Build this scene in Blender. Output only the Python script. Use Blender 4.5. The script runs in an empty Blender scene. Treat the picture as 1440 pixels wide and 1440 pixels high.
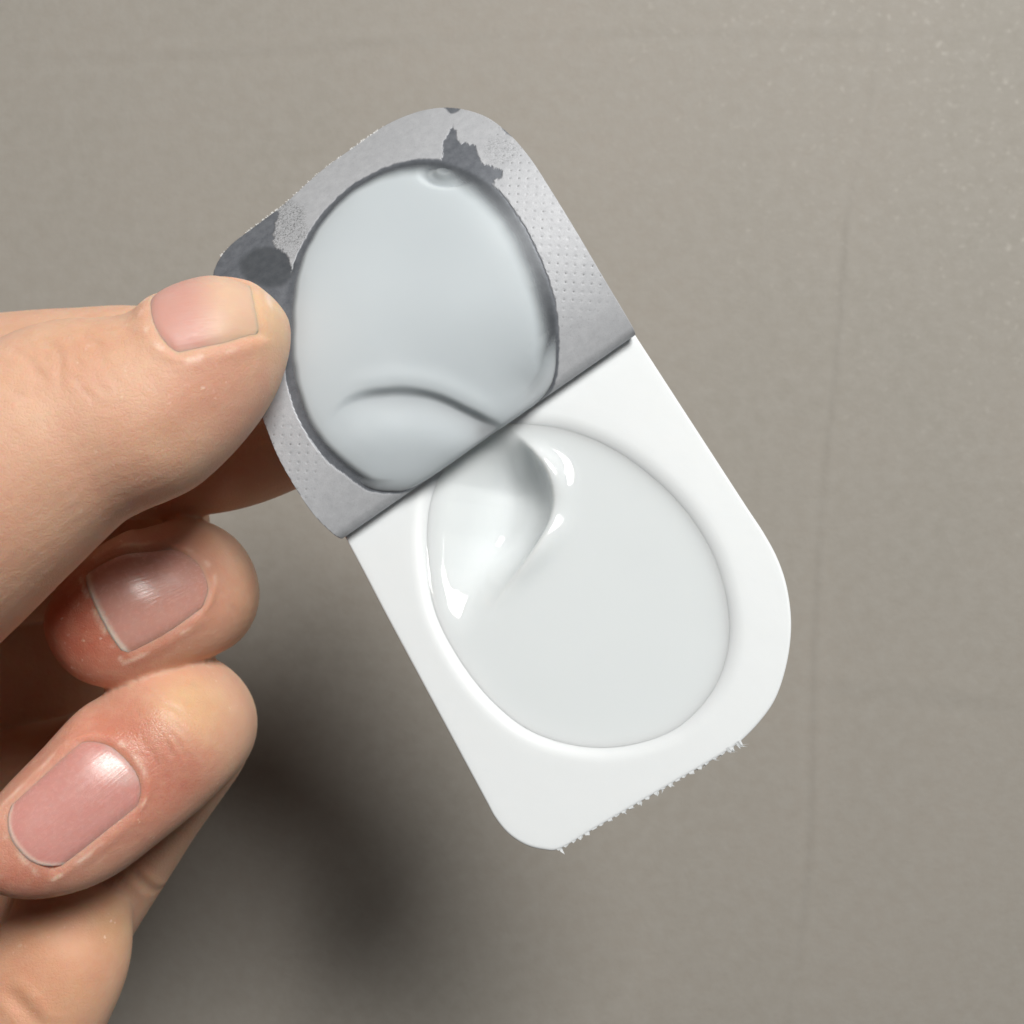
import bpy, bmesh, math, random
import numpy as np
from mathutils import Vector, Matrix
from mathutils.bvhtree import BVHTree

random.seed(7); rng = np.random.default_rng(7)
scene = bpy.context.scene
COL = scene.collection
MM = 0.001

# ------------------------------------------------------------------ camera
CAMZ = 300.0                      # camera height above the card, mm
K = 0.0903 / 150.0                # mm per photo pixel per mm of distance
cam_d = bpy.data.cameras.new('camera')
cam = bpy.data.objects.new('camera', cam_d); COL.objects.link(cam)
cam.location = (0, 0, CAMZ * MM)
cam_d.sensor_width = 36.0
cam_d.lens = 36.0 / (1440 * K)
cam_d.clip_start = 0.005; cam_d.clip_end = 20
cam_d.dof.use_dof = True
cam_d.dof.focus_distance = 0.142
cam_d.dof.aperture_fstop = 38.0
scene.camera = cam

# ------------------------------------------------------------------ light
world = bpy.data.worlds.new('World'); scene.world = world; world.use_nodes = True
bg = world.node_tree.nodes['Background']
bg.inputs[0].default_value = (0.86, 0.93, 1.0, 1); bg.inputs[1].default_value = 0.020
LDIR = Vector((0.36, 0.69, 1.0)).normalized()
ld = bpy.data.lights.new('ceiling_lamp', 'AREA'); ld.shape = 'RECTANGLE'
ld.size = 0.42; ld.size_y = 0.32; ld.energy = 14.6; ld.color = (1.0, 0.985, 0.95)
lamp = bpy.data.objects.new('ceiling_lamp', ld); COL.objects.link(lamp)
lamp.location = Vector((-0.01, -0.005, 0.12)) + LDIR * 1.08
lamp.rotation_euler = (-LDIR).to_track_quat('-Z', 'Y').to_euler()

vs = scene.view_settings
vs.view_transform = 'Standard'; vs.look = 'None'; vs.exposure = 0.0; vs.gamma = 1.0
vs.use_curve_mapping = False
scene.render.engine = 'CYCLES'
scene.cycles.use_denoising = True
scene.cycles.max_bounces = 10

# ------------------------------------------------------------------ helpers
def P(px, py, z):
    d = CAMZ - z
    return Vector(((px - 720) * K * d, (720 - py) * K * d, z))

def to_px(co):
    """co (n,3) mm -> photo pixels, used to lay marks out on the surfaces"""
    d = (CAMZ - co[:, 2]) * K
    return np.stack([720 + co[:, 0] / d, 720 - co[:, 1] / d], 1)

def catmull(pts, n, closed=False):
    p = np.array(pts, float); m = len(p)
    out = []
    segs = m if closed else m - 1
    for i in range(segs):
        if closed:
            a, b, c, d = p[(i-1) % m], p[i], p[(i+1) % m], p[(i+2) % m]
        else:
            b, c = p[i], p[i+1]
            a = p[i-1] if i > 0 else 2*b - c
            d = p[i+2] if i + 2 < m else 2*c - b
        for k in range(n):
            t = k / n
            out.append(0.5*((2*b) + (c-a)*t + (2*a-5*b+4*c-d)*t*t + (-a+3*b-3*c+d)*t**3))
    if not closed: out.append(p[-1])
    return np.array(out)

def poly_sd(q, poly):
    """signed distance (positive inside) and nearest point, q (n,2), poly (m,2) closed"""
    n = len(q); best = np.full(n, 1e18); near = np.zeros((n, 2)); inside = np.zeros(n, bool)
    m = len(poly)
    for i in range(m):
        a = poly[i]; b = poly[(i+1) % m]; e = b - a
        L = max(e @ e, 1e-12)
        t = np.clip(((q - a) @ e) / L, 0, 1)
        c = a + t[:, None] * e
        d = ((q - c)**2).sum(1)
        k = d < best; best[k] = d[k]; near[k] = c[k]
        cond = (a[1] > q[:, 1]) != (b[1] > q[:, 1])
        if abs(e[1]) > 1e-12:
            xi = a[0] + (q[:, 1] - a[1]) * e[0] / e[1]
            inside ^= cond & (q[:, 0] < xi)
    d = np.sqrt(best)
    return np.where(inside, d, -d), near

def line_d(q, line):
    """distance to an open polyline with side sign (positive on the left of travel)"""
    best = np.full(len(q), 1e18); sg = np.ones(len(q)); arc = np.zeros(len(q)); acc = 0
    for i in range(len(line) - 1):
        a = line[i]; b = line[i+1]; e = b - a; L = max(e @ e, 1e-12)
        t = np.clip(((q - a) @ e) / L, 0, 1)
        c = a + t[:, None] * e; d = ((q - c)**2).sum(1)
        k = d < best
        best[k] = d[k]
        s = e[0] * (q[:, 1] - a[1]) - e[1] * (q[:, 0] - a[0])
        sg[k] = np.where(s[k] >= 0, 1, -1); arc[k] = acc + t[k] * math.sqrt(L)
        acc += math.sqrt(L)
    return np.sqrt(best) * sg, arc / acc

def sstep(x, a, b):
    t = np.clip((x - a) / (b - a), 0, 1)
    return t * t * (3 - 2 * t)

def vnoise(q, cell, seed=0):
    """smooth value noise in -1..1 over 2-D points"""
    r = np.random.default_rng(seed); G = r.uniform(-1, 1, (256, 256))
    x = q / cell; i = np.floor(x).astype(int); f = x - i; f = f*f*(3-2*f)
    g = lambda a, b: G[(i[:, 0]+a) % 256, (i[:, 1]+b) % 256]
    return (g(0,0)*(1-f[:,0]) + g(1,0)*f[:,0])*(1-f[:,1]) + (g(0,1)*(1-f[:,0]) + g(1,1)*f[:,0])*f[:,1]

def grid_patch(poly, step):
    lo = poly.min(0) - step * 1.5; hi = poly.max(0) + step * 1.5
    nx = int((hi[0]-lo[0]) / step) + 1; ny = int((hi[1]-lo[1]) / step) + 1
    gx, gy = np.meshgrid(lo[0] + np.arange(nx)*step, lo[1] + np.arange(ny)*step, indexing='ij')
    q = np.stack([gx.ravel(), gy.ravel()], 1)
    sd, near = poly_sd(q, poly)
    ins = sd > 0
    i, j = np.meshgrid(np.arange(nx-1), np.arange(ny-1), indexing='ij')
    i = i.ravel(); j = j.ravel()
    f = np.stack([i*ny+j, (i+1)*ny+j, (i+1)*ny+j+1, i*ny+j+1], 1)
    f = f[ins[f].sum(1) >= 2]
    used = np.unique(f)
    remap = -np.ones(len(q), int); remap[used] = np.arange(len(used))
    qq = q[used].copy(); s = sd[used].copy(); nr = near[used]
    o = s <= 0
    qq[o] = nr[o]; s[o] = 0
    return qq, remap[f], s

def boundary_loop(faces):
    e = np.concatenate([faces[:, [k, (k+1) % 4]] for k in range(4)])
    have = set(map(tuple, e.tolist()))
    nxt = {a: b for a, b in have if (b, a) not in have}
    start = next(iter(nxt)); loop = [start]; c = nxt[start]
    while c != start and len(loop) < len(nxt) + 5:
        loop.append(c); c = nxt[c]
    return loop

def make_mesh(name, co, faces, mat, parent=None, mm=True, smooth=True, attrs=None, uv=None):
    me = bpy.data.meshes.new(name)
    c = np.asarray(co, float) * (MM if mm else 1)
    me.from_pydata(c.tolist(), [], [list(map(int, f)) for f in faces])
    if attrs:
        for k, v in attrs.items():
            v = np.asarray(v, np.float32)
            if v.ndim == 1:
                at = me.attributes.new(k, 'FLOAT', 'POINT'); at.data.foreach_set('value', v)
            else:
                at = me.attributes.new(k, 'FLOAT_VECTOR', 'POINT'); at.data.foreach_set('vector', v.ravel())
    if smooth:
        me.polygons.foreach_set('use_smooth', np.ones(len(me.polygons), bool))
    if mat: me.materials.append(mat)
    me.update()
    o = bpy.data.objects.new(name, me); COL.objects.link(o)
    if parent: o.parent = parent
    return o

def tag(o, label=None, cat=None, kind=None):
    if label: o['label'] = label
    if cat: o['category'] = cat
    if kind: o['kind'] = kind
    return o

# ------------------------------------------------------------------ materials
class NT:
    def __init__(s, name):
        s.m = bpy.data.materials.new(name); s.m.use_nodes = True
        s.t = s.m.node_tree; s.b = s.t.nodes['Principled BSDF']; s.out = s.t.nodes['Material Output']
    def n(s, typ, **kw):
        nd = s.t.nodes.new(typ)
        for k, v in kw.items():
            if k in nd.inputs: nd.inputs[k].default_value = v
            else: setattr(nd, k, v)
        return nd
    def l(s, a, b): s.t.links.new(a, b)
    def attr(s, name): return s.n('ShaderNodeAttribute', attribute_name=name)
    def mix(s, fac, a, b, blend='MIX'):
        nd = s.t.nodes.new('ShaderNodeMix'); nd.data_type = 'RGBA'; nd.blend_type = blend
        for sock, v in ((nd.inputs[0], fac), (nd.inputs[6], a), (nd.inputs[7], b)):
            if hasattr(v, 'is_output'): s.l(v, sock)
            else: sock.default_value = v
        return nd.outputs[2]
    def ramp(s, fac, lo, hi, a=0.0, b=1.0):
        nd = s.n('ShaderNodeMapRange'); nd.clamp = True
        s.l(fac, nd.inputs[0])
        nd.inputs[1].default_value = lo; nd.inputs[2].default_value = hi
        nd.inputs[3].default_value = a; nd.inputs[4].default_value = b
        return nd.outputs[0]
    def bump(s, h, strength, dist, prev=None):
        nd = s.n('ShaderNodeBump'); nd.inputs['Strength'].default_value = strength
        nd.inputs['Distance'].default_value = dist; s.l(h, nd.inputs['Height'])
        if prev: s.l(prev, nd.inputs['Normal'])
        return nd.outputs[0]
    def noise(s, scale, detail=4, rough=0.55, vec=None, dist=0.0):
        nd = s.n('ShaderNodeTexNoise'); nd.inputs['Scale'].default_value = scale
        nd.inputs['Detail'].default_value = detail; nd.inputs['Roughness'].default_value = rough
        nd.inputs['Distortion'].default_value = dist
        if vec is not None: s.l(vec, nd.inputs['Vector'])
        return nd.outputs['Fac']

def mat_card():
    s = NT('grey_card'); b = s.b
    g = s.n('ShaderNodeNewGeometry').outputs['Position']
    n1 = s.noise(14, 5, 0.6, g); n2 = s.noise(330, 5, 0.65, g); n3 = s.noise(1500, 3, 0.6, g)
    c = s.mix(s.ramp(n1, 0.3, 0.7), (0.326, 0.306, 0.270, 1), (0.354, 0.322, 0.284, 1))
    c = s.mix(s.ramp(n2, 0.35, 0.75), c, (0.368, 0.345, 0.310, 1))
    # fibres along two directions
    mp = s.n('ShaderNodeMapping'); mp.inputs['Scale'].default_value = (1, 0.12, 1); s.l(g, mp.inputs['Vector'])
    nf = s.noise(900, 4, 0.7, mp.outputs[0])
    fl = s.ramp(nf, 0.70, 0.86, 0.0, 0.4)
    c = s.mix(fl, c, (0.46, 0.43, 0.385, 1))
    # pale scuffs plus painted glints, brightening the colour towards the lit upper right
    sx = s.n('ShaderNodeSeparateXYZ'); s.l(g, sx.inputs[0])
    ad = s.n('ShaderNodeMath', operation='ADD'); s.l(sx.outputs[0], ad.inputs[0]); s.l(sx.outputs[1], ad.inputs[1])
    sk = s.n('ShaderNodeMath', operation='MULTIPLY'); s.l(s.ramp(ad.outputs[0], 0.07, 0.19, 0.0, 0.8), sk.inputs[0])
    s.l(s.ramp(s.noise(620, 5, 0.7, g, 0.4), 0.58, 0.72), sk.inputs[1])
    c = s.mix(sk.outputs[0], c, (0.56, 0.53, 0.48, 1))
    s.l(c, b.inputs['Base Color'])
    b.inputs['Roughness'].default_value = 0.62
    b.inputs['Specular IOR Level'].default_value = 0.25
    nn = s.bump(n3, 0.26, 0.0003); nn = s.bump(n2, 0.10, 0.0004, nn); nn = s.bump(nf, 0.06, 0.0003, nn)
    s.l(nn, b.inputs['Normal'])
    return s.m

def mat_plastic():
    s = NT('white_plastic'); b = s.b
    b.inputs['Base Color'].default_value = (0.772, 0.80, 0.815, 1)
    b.inputs['Roughness'].default_value = 0.42
    b.inputs['Specular IOR Level'].default_value = 0.4
    b.inputs['Subsurface Weight'].default_value = 0.35
    b.inputs['Subsurface Radius'].default_value = (1.0, 0.95, 0.9)
    b.inputs['Subsurface Scale'].default_value = 0.0008
    g = s.n('ShaderNodeNewGeometry').outputs['Position']
    n = s.noise(260, 3, 0.5, g); s.l(s.bump(n, 0.08, 0.0004), b.inputs['Normal'])
    return s.m

def mat_cream(alpha=False):
    s = NT('cream'); b = s.b
    b.inputs['Base Color'].default_value = (0.575, 0.622, 0.652, 1) if alpha else (0.745, 0.778, 0.79, 1)
    b.inputs['Roughness'].default_value = 0.06 if not alpha else 0.5
    b.inputs['Subsurface Weight'].default_value = 0.8
    b.inputs['Subsurface Radius'].default_value = (1.0, 1.0, 0.95)
    b.inputs['Subsurface Scale'].default_value = 0.0016 if alpha else 0.0026
    g = s.n('ShaderNodeNewGeometry').outputs['Position']
    b.inputs['Specular IOR Level'].default_value = 0.25 if alpha else 0.5
    n = s.noise(160, 3, 0.5, g); s.l(s.bump(n, 0.05, 0.0003), b.inputs['Normal'])
    if alpha:      # a thin smear lets the foil beneath show through
        a = s.attr('cover'); s.l(a.outputs['Fac'], b.inputs['Alpha'])
    return s.m

def mat_foil():
    s = NT('foil_inside'); b = s.b
    bare = s.attr('bare').outputs['Fac']; dark = s.attr('stain').outputs['Fac']; scuff = s.attr('scuff').outputs['Fac']
    uv = s.attr('flat').outputs['Vector']
    g = s.n('ShaderNodeNewGeometry').outputs['Position']
    n1 = s.noise(0.9, 5, 0.65, uv); n2 = s.noise(6, 4, 0.7, uv)
    lac = s.mix(s.ramp(n1, 0.3, 0.7), (0.455, 0.465, 0.49, 1), (0.545, 0.555, 0.58, 1))
    lac = s.mix(s.ramp(n2, 0.55, 0.75), lac, (0.34, 0.345, 0.35, 1))
    # embossed dots
    mp = s.n('ShaderNodeMapping'); mp.inputs['Rotation'].default_value = (0, 0, math.radians(38)); s.l(uv, mp.inputs['Vector'])
    vo = s.n('ShaderNodeTexVoronoi'); vo.inputs['Scale'].default_value = 0.92; vo.inputs['Randomness'].default_value = 0.06
    vo.voronoi_dimensions = '2D'; s.l(mp.outputs[0], vo.inputs['Vector'])
    dots = s.ramp(vo.outputs['Distance'], 0.04, 0.26, 0.0, 1.0)
    pit = s.ramp(vo.outputs['Distance'], 0.05, 0.14, 1.0, 0.0)
    emb = s.attr('emboss').outputs['Fac']
    m = s.n('ShaderNodeMath', operation='MULTIPLY'); s.l(pit, m.inputs[0]); s.l(emb, m.inputs[1])
    m2 = s.n('ShaderNodeMath', operation='MULTIPLY'); s.l(m.outputs[0], m2.inputs[0]); s.l(s.ramp(s.noise(0.35, 2, 0.5, uv), 0.38, 0.62, 0.0, 0.75), m2.inputs[1])
    lac = s.mix(m2.outputs[0], lac, (0.16, 0.165, 0.17, 1))
    br = s.mix(s.ramp(n1, 0.32, 0.68), (0.125, 0.138, 0.162, 1), (0.215, 0.230, 0.258, 1)); br = s.mix(s.ramp(n2, 0.4, 0.75, 0.0, 0.6), br, (0.24, 0.245, 0.26, 1))
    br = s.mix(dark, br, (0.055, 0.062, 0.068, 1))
    sc = s.ramp(s.noise(4.2, 5, 0.75, uv, 0.6), 0.50, 0.58)
    m3 = s.n('ShaderNodeMath', operation='MULTIPLY'); s.l(sc, m3.inputs[0]); s.l(scuff, m3.inputs[1])
    lac = s.mix(m3.outputs[0], lac, (0.19, 0.195, 0.20, 1))
    s.l(s.mix(bare, lac, br), b.inputs['Base Color'])
    b.inputs['Metallic'].default_value = 0.25
    s.l(s.ramp(bare, 0, 1, 0.62, 0.38), b.inputs['Roughness'])
    hm = s.n('ShaderNodeMath', operation='MULTIPLY'); s.l(dots, hm.inputs[0]); s.l(emb, hm.inputs[1])
    nn = s.bump(hm.outputs[0], 0.25, 0.00010)
    inv = s.ramp(bare, 0, 1, 1, 0); nn = s.bump(inv, 0.6, 0.00012, nn)
    nn = s.bump(n2, 0.25, 0.0001, nn)
    s.l(nn, b.inputs['Normal'])
    return s.m

def mat_paper():
    s = NT('torn_paper_edge'); b = s.b
    b.inputs['Base Color'].default_value = (0.82, 0.82, 0.81, 1); b.inputs['Roughness'].default_value = 0.7
    return s.m

def mat_skin():
    s = NT('skin'); b = s.b
    tint = s.attr('tint')
    g = s.n('ShaderNodeNewGeometry').outputs['Position']
    n1 = s.noise(120, 4, 0.6, g); n2 = s.noise(700, 4, 0.6, g); n3 = s.noise(2600, 3, 0.6, g)
    c = s.mix(s.ramp(n1, 0.32, 0.68, 0.0, 0.34), tint.outputs['Color'], (0.62, 0.25, 0.18, 1))
    c = s.mix(s.ramp(n2, 0.45, 0.75, 0.0, 0.22), c, (0.74, 0.52, 0.37, 1))
    n4 = s.noise(1150, 2, 0.5, g); n5 = s.noise(170, 2, 0.5, g)
    fk = s.n('ShaderNodeMath', operation='MULTIPLY'); s.l(s.ramp(n4, 0.66, 0.74), fk.inputs[0]); s.l(s.ramp(n5, 0.52, 0.64, 0.0, 0.6), fk.inputs[1])
    c = s.mix(fk.outputs[0], c, (0.88, 0.70, 0.56, 1))
    s.l(c, b.inputs['Base Color'])
    b.inputs['Subsurface Weight'].default_value = 1.0
    b.inputs['Subsurface Radius'].default_value = (1.0, 0.38, 0.20)
    b.inputs['Subsurface Scale'].default_value = 0.0011
    gl = s.attr('gloss').outputs['Fac']
    rm = s.n('ShaderNodeMath', operation='SUBTRACT'); s.l(s.ramp(n2, 0.3, 0.7, 0.46, 0.66), rm.inputs[0])
    gm = s.n('ShaderNodeMath', operation='MULTIPLY'); s.l(gl, gm.inputs[0]); gm.inputs[1].default_value = 0.24
    s.l(gm.outputs[0], rm.inputs[1]); s.l(rm.outputs[0], b.inputs['Roughness'])
    b.inputs['Specular IOR Level'].default_value = 0.4
    # fine criss-cross skin lines + pores + creases
    vo = s.n('ShaderNodeTexVoronoi'); vo.feature = 'DISTANCE_TO_EDGE'; vo.inputs['Scale'].default_value = 2100
    dn = s.n('ShaderNodeVectorMath', operation='ADD')
    sc = s.n('ShaderNodeTexNoise'); sc.inputs['Scale'].default_value = 400; s.l(g, sc.inputs['Vector'])
    sm = s.n('ShaderNodeVectorMath', operation='SCALE'); s.l(sc.outputs['Color'], sm.inputs[0]); sm.inputs['Scale'].default_value = 0.0012
    s.l(g, dn.inputs[0]); s.l(sm.outputs[0], dn.inputs[1]); s.l(dn.outputs[0], vo.inputs['Vector'])
    cells = s.ramp(vo.outputs['Distance'], 0.0, 0.16)
    nn = s.bump(cells, 0.20, 0.00010); nn = s.bump(n3, 0.30, 0.00014, nn); nn = s.bump(n2, 0.20, 0.0004, nn)
    s.l(nn, b.inputs['Normal'])
    return s.m

def mat_nail():
    s = NT('fingernail'); b = s.b
    tint = s.attr('tint')
    uv = s.attr('flat').outputs['Vector']
    mp = s.n('ShaderNodeMapping'); mp.inputs['Scale'].default_value = (0.15, 3.2, 1); s.l(uv, mp.inputs['Vector'])
    rd = s.noise(1.0, 3, 0.6, mp.outputs[0]); n2 = s.noise(0.5, 3, 0.6, uv)
    c = s.mix(s.ramp(n2, 0.3, 0.7, 0.0, 0.3), tint.outputs['Color'], (0.68, 0.41, 0.365, 1))
    s.l(c, b.inputs['Base Color'])
    b.inputs['Subsurface Weight'].default_value = 0.9
    b.inputs['Subsurface Radius'].default_value = (1.0, 0.45, 0.3); b.inputs['Subsurface Scale'].default_value = 0.0009
    ra = s.n('ShaderNodeMath', operation='MULTIPLY_ADD'); s.l(s.attr('dull').outputs['Fac'], ra.inputs[0]); ra.inputs[1].default_value = 0.28; s.l(s.ramp(s.noise(1.6, 4, 0.65, uv), 0.3, 0.7, 0.15, 0.34), ra.inputs[2])
    s.l(ra.outputs[0], b.inputs['Roughness'])
    nn = s.bump(rd, 0.30, 0.00012); nn = s.bump(s.noise(9, 3, 0.7, uv), 0.2, 0.00006, nn)
    s.l(nn, b.inputs['Normal'])
    return s.m

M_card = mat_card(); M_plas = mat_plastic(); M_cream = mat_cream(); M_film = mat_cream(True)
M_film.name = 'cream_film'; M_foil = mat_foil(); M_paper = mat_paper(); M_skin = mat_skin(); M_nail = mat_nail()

# ------------------------------------------------------------------ the card surface behind
FLOORZ = 45.0
def build_card():
    out_ = np.geomspace(2, 1500, 40)                         # fine in the middle, coarse far out
    ax_ = np.concatenate([-190 - out_[::-1], np.arange(-190, 190.5, 1.0), 190 + out_]); n = len(ax_)
    gx, gy = np.meshgrid(ax_, ax_, indexing='ij')
    q = np.stack([gx.ravel(), gy.ravel()], 1)
    z = 0.12*vnoise(q, 60, 1)
    # shallow pressed creases of the sheet: ridge with a dip beside it
    def crease(pts, w, amp):
        line = np.array([P(a, b, FLOORZ)[:2] for a, b in pts]); line = catmull(line, 8)
        d, a = line_d(q, line)
        env = np.sin(np.clip(a, 0, 1)*math.pi)**0.35 * (0.65 + 0.35*vnoise(q, 14, 5))
        return amp*env*(np.exp(-(d/w)**2) - 0.8*np.exp(-((d+2.0*w)/w)**2))
    z += crease([(1247, -60), (1246, 10), (1230, 150), (1200, 290), (1190, 420), (1178, 560), (1165, 680), (1152, 900), (1145, 1200), (1112, 1460)], 1.0, 0.36)
    z += crease([(-40, 74), (120, 74), (300, 68), (480, 56), (700, 44), (860, 40), (1050, 40), (1200, 40), (1480, 42)], 1.2, 0.10)
    z += crease([(1130, 950), (1220, 958), (1330, 968), (1480, 990)], 2.2, 0.12)
    ii, jj = np.meshgrid(np.arange(n-1), np.arange(n-1), indexing='ij'); ii = ii.ravel(); jj = jj.ravel()
    f = np.stack([ii*n+jj, (ii+1)*n+jj, (ii+1)*n+jj+1, ii*n+jj+1], 1)
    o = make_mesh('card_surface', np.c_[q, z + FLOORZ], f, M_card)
    o['kind'] = 'structure'; o['label'] = 'plain grey brown card surface with faint creases'
build_card()

# ------------------------------------------------------------------ the tub
TILT = math.radians(12)
a2 = np.array((0.862, 0.507)); a2 /= np.linalg.norm(a2); b2 = np.array((a2[1], -a2[0]))
A = np.array((a2[0], a2[1], 0.0))
B = np.array((b2[0]*math.cos(TILT), b2[1]*math.cos(TILT), math.sin(TILT)))
N = np.cross(B, A); N /= np.linalg.norm(N)
if N[2] < 0: N = -N
O3 = np.array(P(485, 755, 150))
CAMP = np.array((0, 0, CAMZ))

def on_plane(px, py, h=0.0):
    """photo pixel -> (A,B) coordinates on the tray plane raised by h"""
    p = np.array(P(px, py, 150)); r = p - CAMP
    t = ((O3 + N*h - CAMP) @ N) / (r @ N)
    w = CAMP + r*t - O3
    return np.array((w @ A, w @ B))
def plane_poly(pts, n=6, h=0.0):
    return catmull([on_plane(x, y, h) for x, y in pts], n, True)
def tub3(ab, h):
    return O3 + ab[:, :1]*A + ab[:, 1:]*B + np.asarray(h)[:, None]*N

tub = bpy.data.objects.new('single_serve_tub', None); COL.objects.link(tub)
tub.empty_display_size = 0.01
tag(tub, 'small white plastic tub with its grey foil lid peeled back', 'tub')

OUT = [(485,755),(512,806),(540,860),(570,916),(600,972),(650,1065),(684,1128),(696,1150),(714,1172),(738,1188),(764,1195),(787,1194),
       (830,1169),(890,1134),(950,1099),(1000,1070),(1036,1047),(1066,1018),(1091,982),(1107,932),(1113,880),(1108,830),(1095,788),(1075,750),(1050,712),
       (1000,635),(950,558),(893,470),(868,431),(848,404),(822,395),(780,412),(700,464),(600,534),(510,598),(462,638),(448,668),(455,698)]
WELL = [(745,600),(800,608),(860,633),(915,672),(960,718),(995,772),(1015,828),(1023,880),(1018,925),(1002,965),(975,1000),(940,1026),(890,1043),(840,1048),
        (790,1041),(740,1021),(697,987),(661,945),(633,900),(612,850),(602,800),(598,750),(602,705),(615,668),(638,636),(668,612),(705,600)]
out_p = plane_poly(OUT, 8); well_p = plane_poly(WELL, 8)
WC = well_p.mean(0)

def radial(poly, ang):
    r = np.zeros(len(ang)); d = np.stack([np.cos(ang), np.sin(ang)], 1); m = len(poly)
    for i in range(m):
        p = poly[i] - WC; e = poly[(i+1) % m] - poly[i]
        den = d[:, 0]*e[1] - d[:, 1]*e[0]
        den = np.where(np.abs(den) < 1e-9, 1e-9, den)
        t = (p[0]*e[1] - p[1]*e[0]) / den
        u = (p[0]*d[:, 1] - p[1]*d[:, 0]) / den
        ok = (t > 0) & (u >= 0) & (u <= 1)
        r = np.where(ok & (t > r), t, r)
    return r

def build_tray():
    n = 720; ang = np.linspace(0, 2*math.pi, n, endpoint=False)
    ro = radial(out_p, ang); rw = radial(well_p, ang)
    ro = np.where(ro < rw + 2.7, rw + 2.7, ro)
    d = np.stack([np.cos(ang), np.sin(ang)], 1)
    rings = []; hs = []
    rings.append(ro - 0.05); hs.append(-0.75)
    rings.append(ro); hs.append(-0.5)
    rings.append(ro - 0.02); hs.append(-0.16)
    rings.append(ro - 0.12); hs.append(-0.03)
    for k in range(8):
        t = k/7; e = (ro - 0.35)*(1-t) + (rw + 2.2)*t
        rings.append(e); hs.append(-0.02*(1-t))
    for k in range(1, 9):              # rolled lip of the well
        t = k/8*math.radians(78); rings.append(rw + 2.2 - 2.7*math.sin(t)); hs.append(-1.7*(1 - math.cos(t)))
    for k in range(1, 6):
        t = k/5; rings.append(rw - 0.5 - 1.9*t); hs.append(-1.35 - 9.0*t)
    for k in range(1, 6):
        t = k/5*math.pi/2; rings.append(rw - 2.4 - 2.2*math.sin(t)*1.0); hs.append(-10.35 - 2.0*(1-math.cos(t)) )
    for s in (0.7, 0.4, 0.12):
        rings.append((rw - 4.6)*s); hs.append(-12.4)
    co = []; f = []
    for r, h in zip(rings, hs):
        hh = np.full(n, h) if np.isscalar(h) else h
        co.append(tub3(WC + d*r[:, None], hh))
    m = len(rings)
    for k in range(m-1):
        for i in range(n):
            j = (i+1) % n
            f.append((k*n+i, k*n+j, (k+1)*n+j, (k+1)*n+i))
    co = np.concatenate(co); c = len(co)
    co = np.vstack([co, tub3(WC[None], np.array([-12.4]))])
    for i in range(n): f.append(((m-1)*n+i, (m-1)*n+(i+1) % n, c))
    o = make_mesh('tray', co, f, M_plas, tub)
    sm = o.modifiers.new('wall', 'SOLIDIFY'); sm.thickness = 0.45*MM; sm.offset = -1
    # make normals face the camera side
    me = o.data; bm = bmesh.new(); bm.from_mesh(me)
    bmesh.ops.recalc_face_normals(bm, faces=bm.faces)
    bm.faces.ensure_lookup_table()
    fl = bm.faces[6*n]
    if fl.normal.dot(Vector(N)) < 0: bmesh.ops.reverse_faces(bm, faces=bm.faces)
    bm.to_mesh(me); bm.free()
    return o
tray = build_tray()

def build_torn_edge():
    e0 = on_plane(787, 1194); e1 = on_plane(1040, 1046)
    u = (e1-e0); L = np.linalg.norm(u); u /= L; w = np.array((-u[1], u[0]))
    if w @ (e0 - WC) < 0: w = -w
    co = []; f = []
    def spike(c, wid, ln, lean, h0):
        th = 0.16
        pts = [c - u*wid/2 - w*0.35, c + u*wid/2 - w*0.35, c + u*(wid*0.32) + w*ln*0.45, c + u*lean + w*ln, c - u*(wid*0.32) + w*ln*0.4]
        b = len(co)
        for hh, sgn in ((h0, 0), (h0-th, 1)):
            for k, p in enumerate(pts):
                q = tub3(p[None], np.array([hh - (0.12 if k == 3 else 0)]))[0]; co.append(q)
        f.append((b, b+1, b+2, b+3, b+4)); f.append((b+9, b+8, b+7, b+6, b+5))
        for k in range(5): f.append((b+k, b+5+k, b+5+(k+1) % 5, b+(k+1) % 5))
    x = 0.0
    while x < L:
        g = x / L
        spike(e0 + u*x, 0.75 + random.random()*0.2, random.uniform(0.12, 0.40), random.uniform(-0.2, 0.45), -0.05)
        if g > 0.35 and random.random() < 0.75:
            spike(e0 + u*(x+random.uniform(-.3,.3)), random.uniform(.3,.6), random.uniform(0.2, 0.55), random.uniform(-0.4, 0.4), -0.28)
        x += random.uniform(0.85, 1.25)
    for k in range(9):
        spike(e1 + u*random.uniform(-1.6, 0.25), 0.35, random.uniform(0.3, 0.9), random.uniform(-0.2, 0.9), random.uniform(-0.3, 0.1))
    spike(e0 + u*0.1, 0.5, 0.85, 0.1, -0.1)
    o = make_mesh('torn_edge', np.array(co), f, M_plas, tub, smooth=False)
    o['kind'] = 'stuff'; o['label'] = 'ragged white perforated snap-off edge'
build_torn_edge()

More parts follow.
